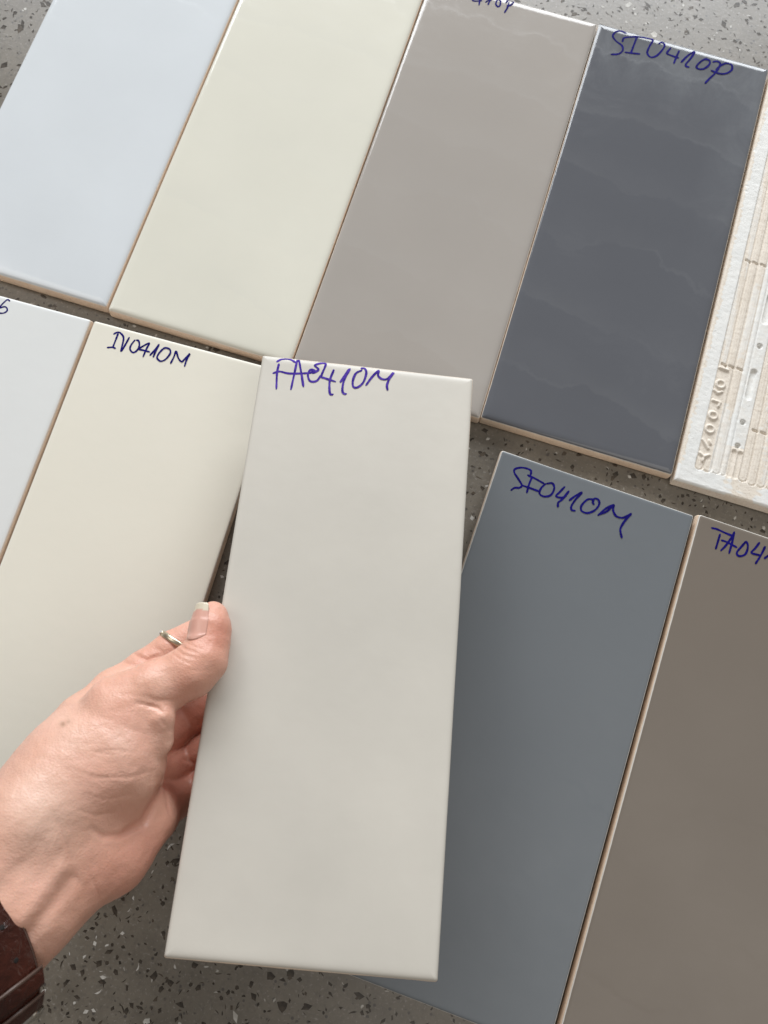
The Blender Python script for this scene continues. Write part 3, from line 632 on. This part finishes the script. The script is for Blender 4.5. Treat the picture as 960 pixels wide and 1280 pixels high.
def radius(s, ang):
    d = nn_*math.cos(ang)+bb*math.sin(ang); r = np.linspace(2, 15, 131); f = hand_sdf(axpt(s)+r[:, None]*d); return r[np.argmax(f > 0)]
for j, s in enumerate(ss):
    for t in tt:
        wd_ = math.radians(35)*(1-max(0, (-4.3-s)/2.2)**2*.45 if s < -4.3 else (1-max(0, (s-9.3)/1.7)**2*.5))
        wd_ *= 1-.22*max(0, min(1, (s-3)/6))
        ang = t*wd_; s2 = s+2.3*t*t*max(0, min(1, (-1.5-s)/5))
        rr = radius(min(s2, 4.), ang)+.5-.45*t*t-(.45 if j == 0 else (.2 if j == 1 else 0))-max(0, s2-4.)*.10
        top.append((axpt(s2), nn_*math.cos(ang)+bb*math.sin(ang), rr)); tipv.append(1. if s > 7.4-.8*t*t else 0.)
for layer in (0, 1):
    for c_, d_, rr in top: NV.append((c_+d_*(rr-layer*.5))*MM)
tipv = tipv*2
k = nu*nvv
for j in range(nvv-1):
    for i in range(nu-1):
        a = j*nu+i; NF.append((a, a+1, a+nu+1, a+nu)); NF.append((k+a, k+a+nu, k+a+nu+1, k+a+1))
bd = [i for i in range(nu)]+[j*nu+nu-1 for j in range(1, nvv)]+[(nvv-1)*nu+i for i in range(nu-2, -1, -1)]+[j*nu for j in range(nvv-2, 0, -1)]
for a, b in zip(bd, bd[1:]+bd[:1]): NF.append((a, a+k, b+k, b))
nail = mesh_obj('fingernail', NV, NF, NAIL, hand); attr(nail, 'tip', tipv)

# ring on the index finger
n = N('pale_gold'); GOLD = n.set(color=(.62, .54, .41), metal=1., rough=.33, normal=n.bump(n.noise(500, 2), .00003))
n = N('clear_stone'); GEM = n.set(color=(.75, .78, .8), rough=.05, metal=.6)
rc = PM(225, 807, 38.8); rax = PM(250, 795, 37.5)-PM(186, 838, 41); rax /= np.linalg.norm(rax)
rax = rax-.38*np.cross(rax, [0, 0, 1]); rax /= np.linalg.norm(rax)
e1 = np.cross(rax, [0, 0, 1.]); e1 /= np.linalg.norm(e1); e2 = np.cross(e1, rax)
ringe = empty('ring', tuple(rc*MM)); tag(ringe, 'thin pale gold ring with a small stone on the index finger', 'ring')
RV, RF = [], []; m1_, m2_ = 72, 10
for i in range(m1_):
    a = i/m1_*6.28318; rad = e1*math.cos(a)+e2*math.sin(a)
    for j in range(m2_):
        b = j/m2_*6.28318; RV.append((rad*(9.35+.55*math.cos(b))+rax*(1.3*math.sin(b)))*MM)
for i in range(m1_):
    for j in range(m2_): RF.append((i*m2_+j, i*m2_+(j+1) % m2_, (i+1) % m1_*m2_+(j+1) % m2_, (i+1) % m1_*m2_+j))
mesh_obj('band', RV, RF, GOLD, ringe)
w = PM(206, 786, 42)-rc; w -= rax*(w@rax); w /= np.linalg.norm(w); sd = np.cross(rax, w)
def disc(c, axis, r, hgt, seg=14, dome=.3):
    u_ = np.cross(axis, [0.3, .8, .51]); u_ /= np.linalg.norm(u_); v_ = np.cross(axis, u_); rs = []
    for rr, hh in ((r*.85, 0), (r, hgt*.3), (r, hgt*.8), (r*.6, hgt*(1+dome))): rs.append([tuple((c+axis*hh+(u_*math.cos(6.28318*i/seg)+v_*math.sin(6.28318*i/seg))*rr)*MM) for i in range(seg)])
    return loft(rs, True, True)
mesh_obj('setting', *disc(w*9.3, w, 1.15, .7), GOLD, ringe); mesh_obj('stone', *disc(w*9.95, w, .8, .5), GEM, ringe, False)

# ------------------------------------------------------------ watch strap round the wrist
n = N('brown_croc_leather'); vv = n.voro(150, 'DISTANCE_TO_EDGE', 'Distance', n.scalev((1, 1, 1)))
lc = n.mix(n.map(n.noise(70, 4), .3, .7), (.026, .0065, .004), (.060, .014, .008)); lc = n.mix(n.map(vv, 0, .03, .3, 0), lc, (.012, .004, .003))
LEATHER = n.set(color=lc, rough=.2, normal=n.bump(n.noise(230, 3, .5, None, .8), .0011), spec=.5)
n = N('strap_edge_lining'); LINING = n.set(color=(.16, .085, .035), rough=.6, normal=n.bump(n.noise(900, 3), .0001))
n = N('grey_stitched_edge'); STITCH = n.set(color=(.085, .05, .038), rough=.45, normal=n.bump(n.noise(900, 3), .0001))
n = N('polished_steel'); STEEL = n.set(color=(.72, .70, .66), metal=1., rough=.12)
n = N('punched_hole_dark'); HOLE = n.set(color=(.006, .004, .003), rough=.8)
WC = PM(-62, 1186, 86); dpx = PM(-62+45, 1186+89, 86)-WC; dpx /= np.linalg.norm(dpx)
vw = CAM*1000-WC; vw /= np.linalg.norm(vw); wn = np.cross(dpx, vw); wn /= np.linalg.norm(wn); up = np.cross(wn, dpx)
if up@vw < 0: up = -up
if (pix((WC+wn*5)*MM)-pix(WC*MM))[0] < 0: wn = -wn
up, wn = up*math.cos(.4)+wn*math.sin(.4), wn*math.cos(.4)-up*math.sin(.4)
RA, RB = 31.5, 29.
def wp(a, s, off):
    """point on the strap loop: angle a (0 = ulnar side, 90 deg = palm side), axial s, offset out (mm)"""
    ex = .82
    ca, sa = math.cos(a), math.sin(a); x = RA*math.copysign(abs(ca)**ex, ca); y = (RB if sa > 0 else 23.)*math.copysign(abs(sa)**ex, sa)
    nx, ny = ca/RA, sa/RB; l = math.hypot(nx, ny); return WC+dpx*(x+off*nx/l)+up*(y+off*ny/l)+wn*s
def strap_band(a0, a1, s0, s1, o0, o1, seg=60, bulge=.5, close=False):
    rs = []
    for i in range(seg+1):
        a = a0+(a1-a0)*i/seg; pr = []
        hw = (s1-s0)/2; e_ = min(.5, hw*.4, (o1-o0)*.6)
        for s, o in ((s0, o0), (s0, o1-e_), (s0+e_*.35, o1-e_*.3), (s0+e_*1.2, o1), (s0+hw*.45, o1+bulge*.7), (s0+hw, o1+bulge), (s1-hw*.45, o1+bulge*.7), (s1-e_*1.2, o1), (s1-e_*.35, o1-e_*.3), (s1, o1-e_), (s1, o0)): pr.append(tuple((wp(a, s, o)-WC)*MM))
        rs.append(pr)
    return loft(rs, True, True)
watch = empty('watch', tuple(WC*MM)); tag(watch, 'brown leather watch strap with steel buckle on the wrist at the bottom left', 'watch')
D2 = math.radians
mesh_obj('lining', *strap_band(D2(-160), D2(199), -8.7, 9.3, .2, .95, 90, 0), LINING, watch)
mesh_obj('strap', *strap_band(D2(-160), D2(199), -9, 8.8, 1.0, 2.3, 90, .4), LEATHER, watch)
mesh_obj('strap_tail', *strap_band(D2(-4), D2(150), -8.2, 8.2, 2.75, 3.6, 60, .5), LEATHER, watch)
mesh_obj('stitching', *strap_band(D2(-4), D2(150), 7.2, 7.6, 3.5, 3.8, 60, .05), STITCH, watch)
for a in (51, 33):
    kp = mesh_obj('keeper', *strap_band(D2(a-5.8), D2(a+5.8), -9.0, 8.9, 4.1, 4.7, 12, .5), LEATHER, watch)
    for sg in (5.9,): mesh_obj('keeper_edge', *strap_band(D2(a+sg-.7), D2(a+sg+.7), -9.05, 8.95, 4.15, 4.85, 4, .4), STITCH, kp)
for a in (104, 86, 69):
    c = wp(D2(a), 1.5, 4.05)-WC; ax_ = (wp(D2(a), 0, 7)-wp(D2(a), 0, 5)); ax_ /= np.linalg.norm(ax_); mesh_obj('punched_hole', *disc(c+ax_*.0, ax_, .85, .12, 14, 0), HOLE, watch)
# buckle: bent steel frame and tongue at the ulnar side
def tube(pts, r, seg=10, closed=False):
    pts = [np.array(p) for p in pts]; rs = []
    for i, p in enumerate(pts):
        t = pts[(i+1) % len(pts)]-pts[i-1] if closed or 0 < i < len(pts)-1 else (pts[1]-pts[0] if i == 0 else pts[-1]-pts[-2])
        t = t/np.linalg.norm(t); a = np.cross(t, up); a /= np.linalg.norm(a)+1e-9; b = np.cross(t, a)
        rs.append([tuple((p+a*r*math.cos(6.28318*j/seg)+b*r*math.sin(6.28318*j/seg)-WC)*MM) for j in range(seg)])
    if closed: rs.append(rs[0])
    return loft(rs, not closed, not closed)
fr = [wp(D2(a), s*.95, 3.8) for a, s in ((20, -10), (10, -11), (-4, -11), (-10, -8), (-11, 0), (-10, 8), (-4, 11), (10, 11), (20, 10), (21, 5), (21, -5))]
mesh_obj('buckle', *tube(fr, 1.5, 12, True), STEEL, watch)
mesh_obj('buckle_tongue', *tube([wp(D2(a), 0, o) for a, o in ((-10, 5.4), (2, 6.2), (14, 5.8), (24, 4.8))], 1.0), STEEL, watch)
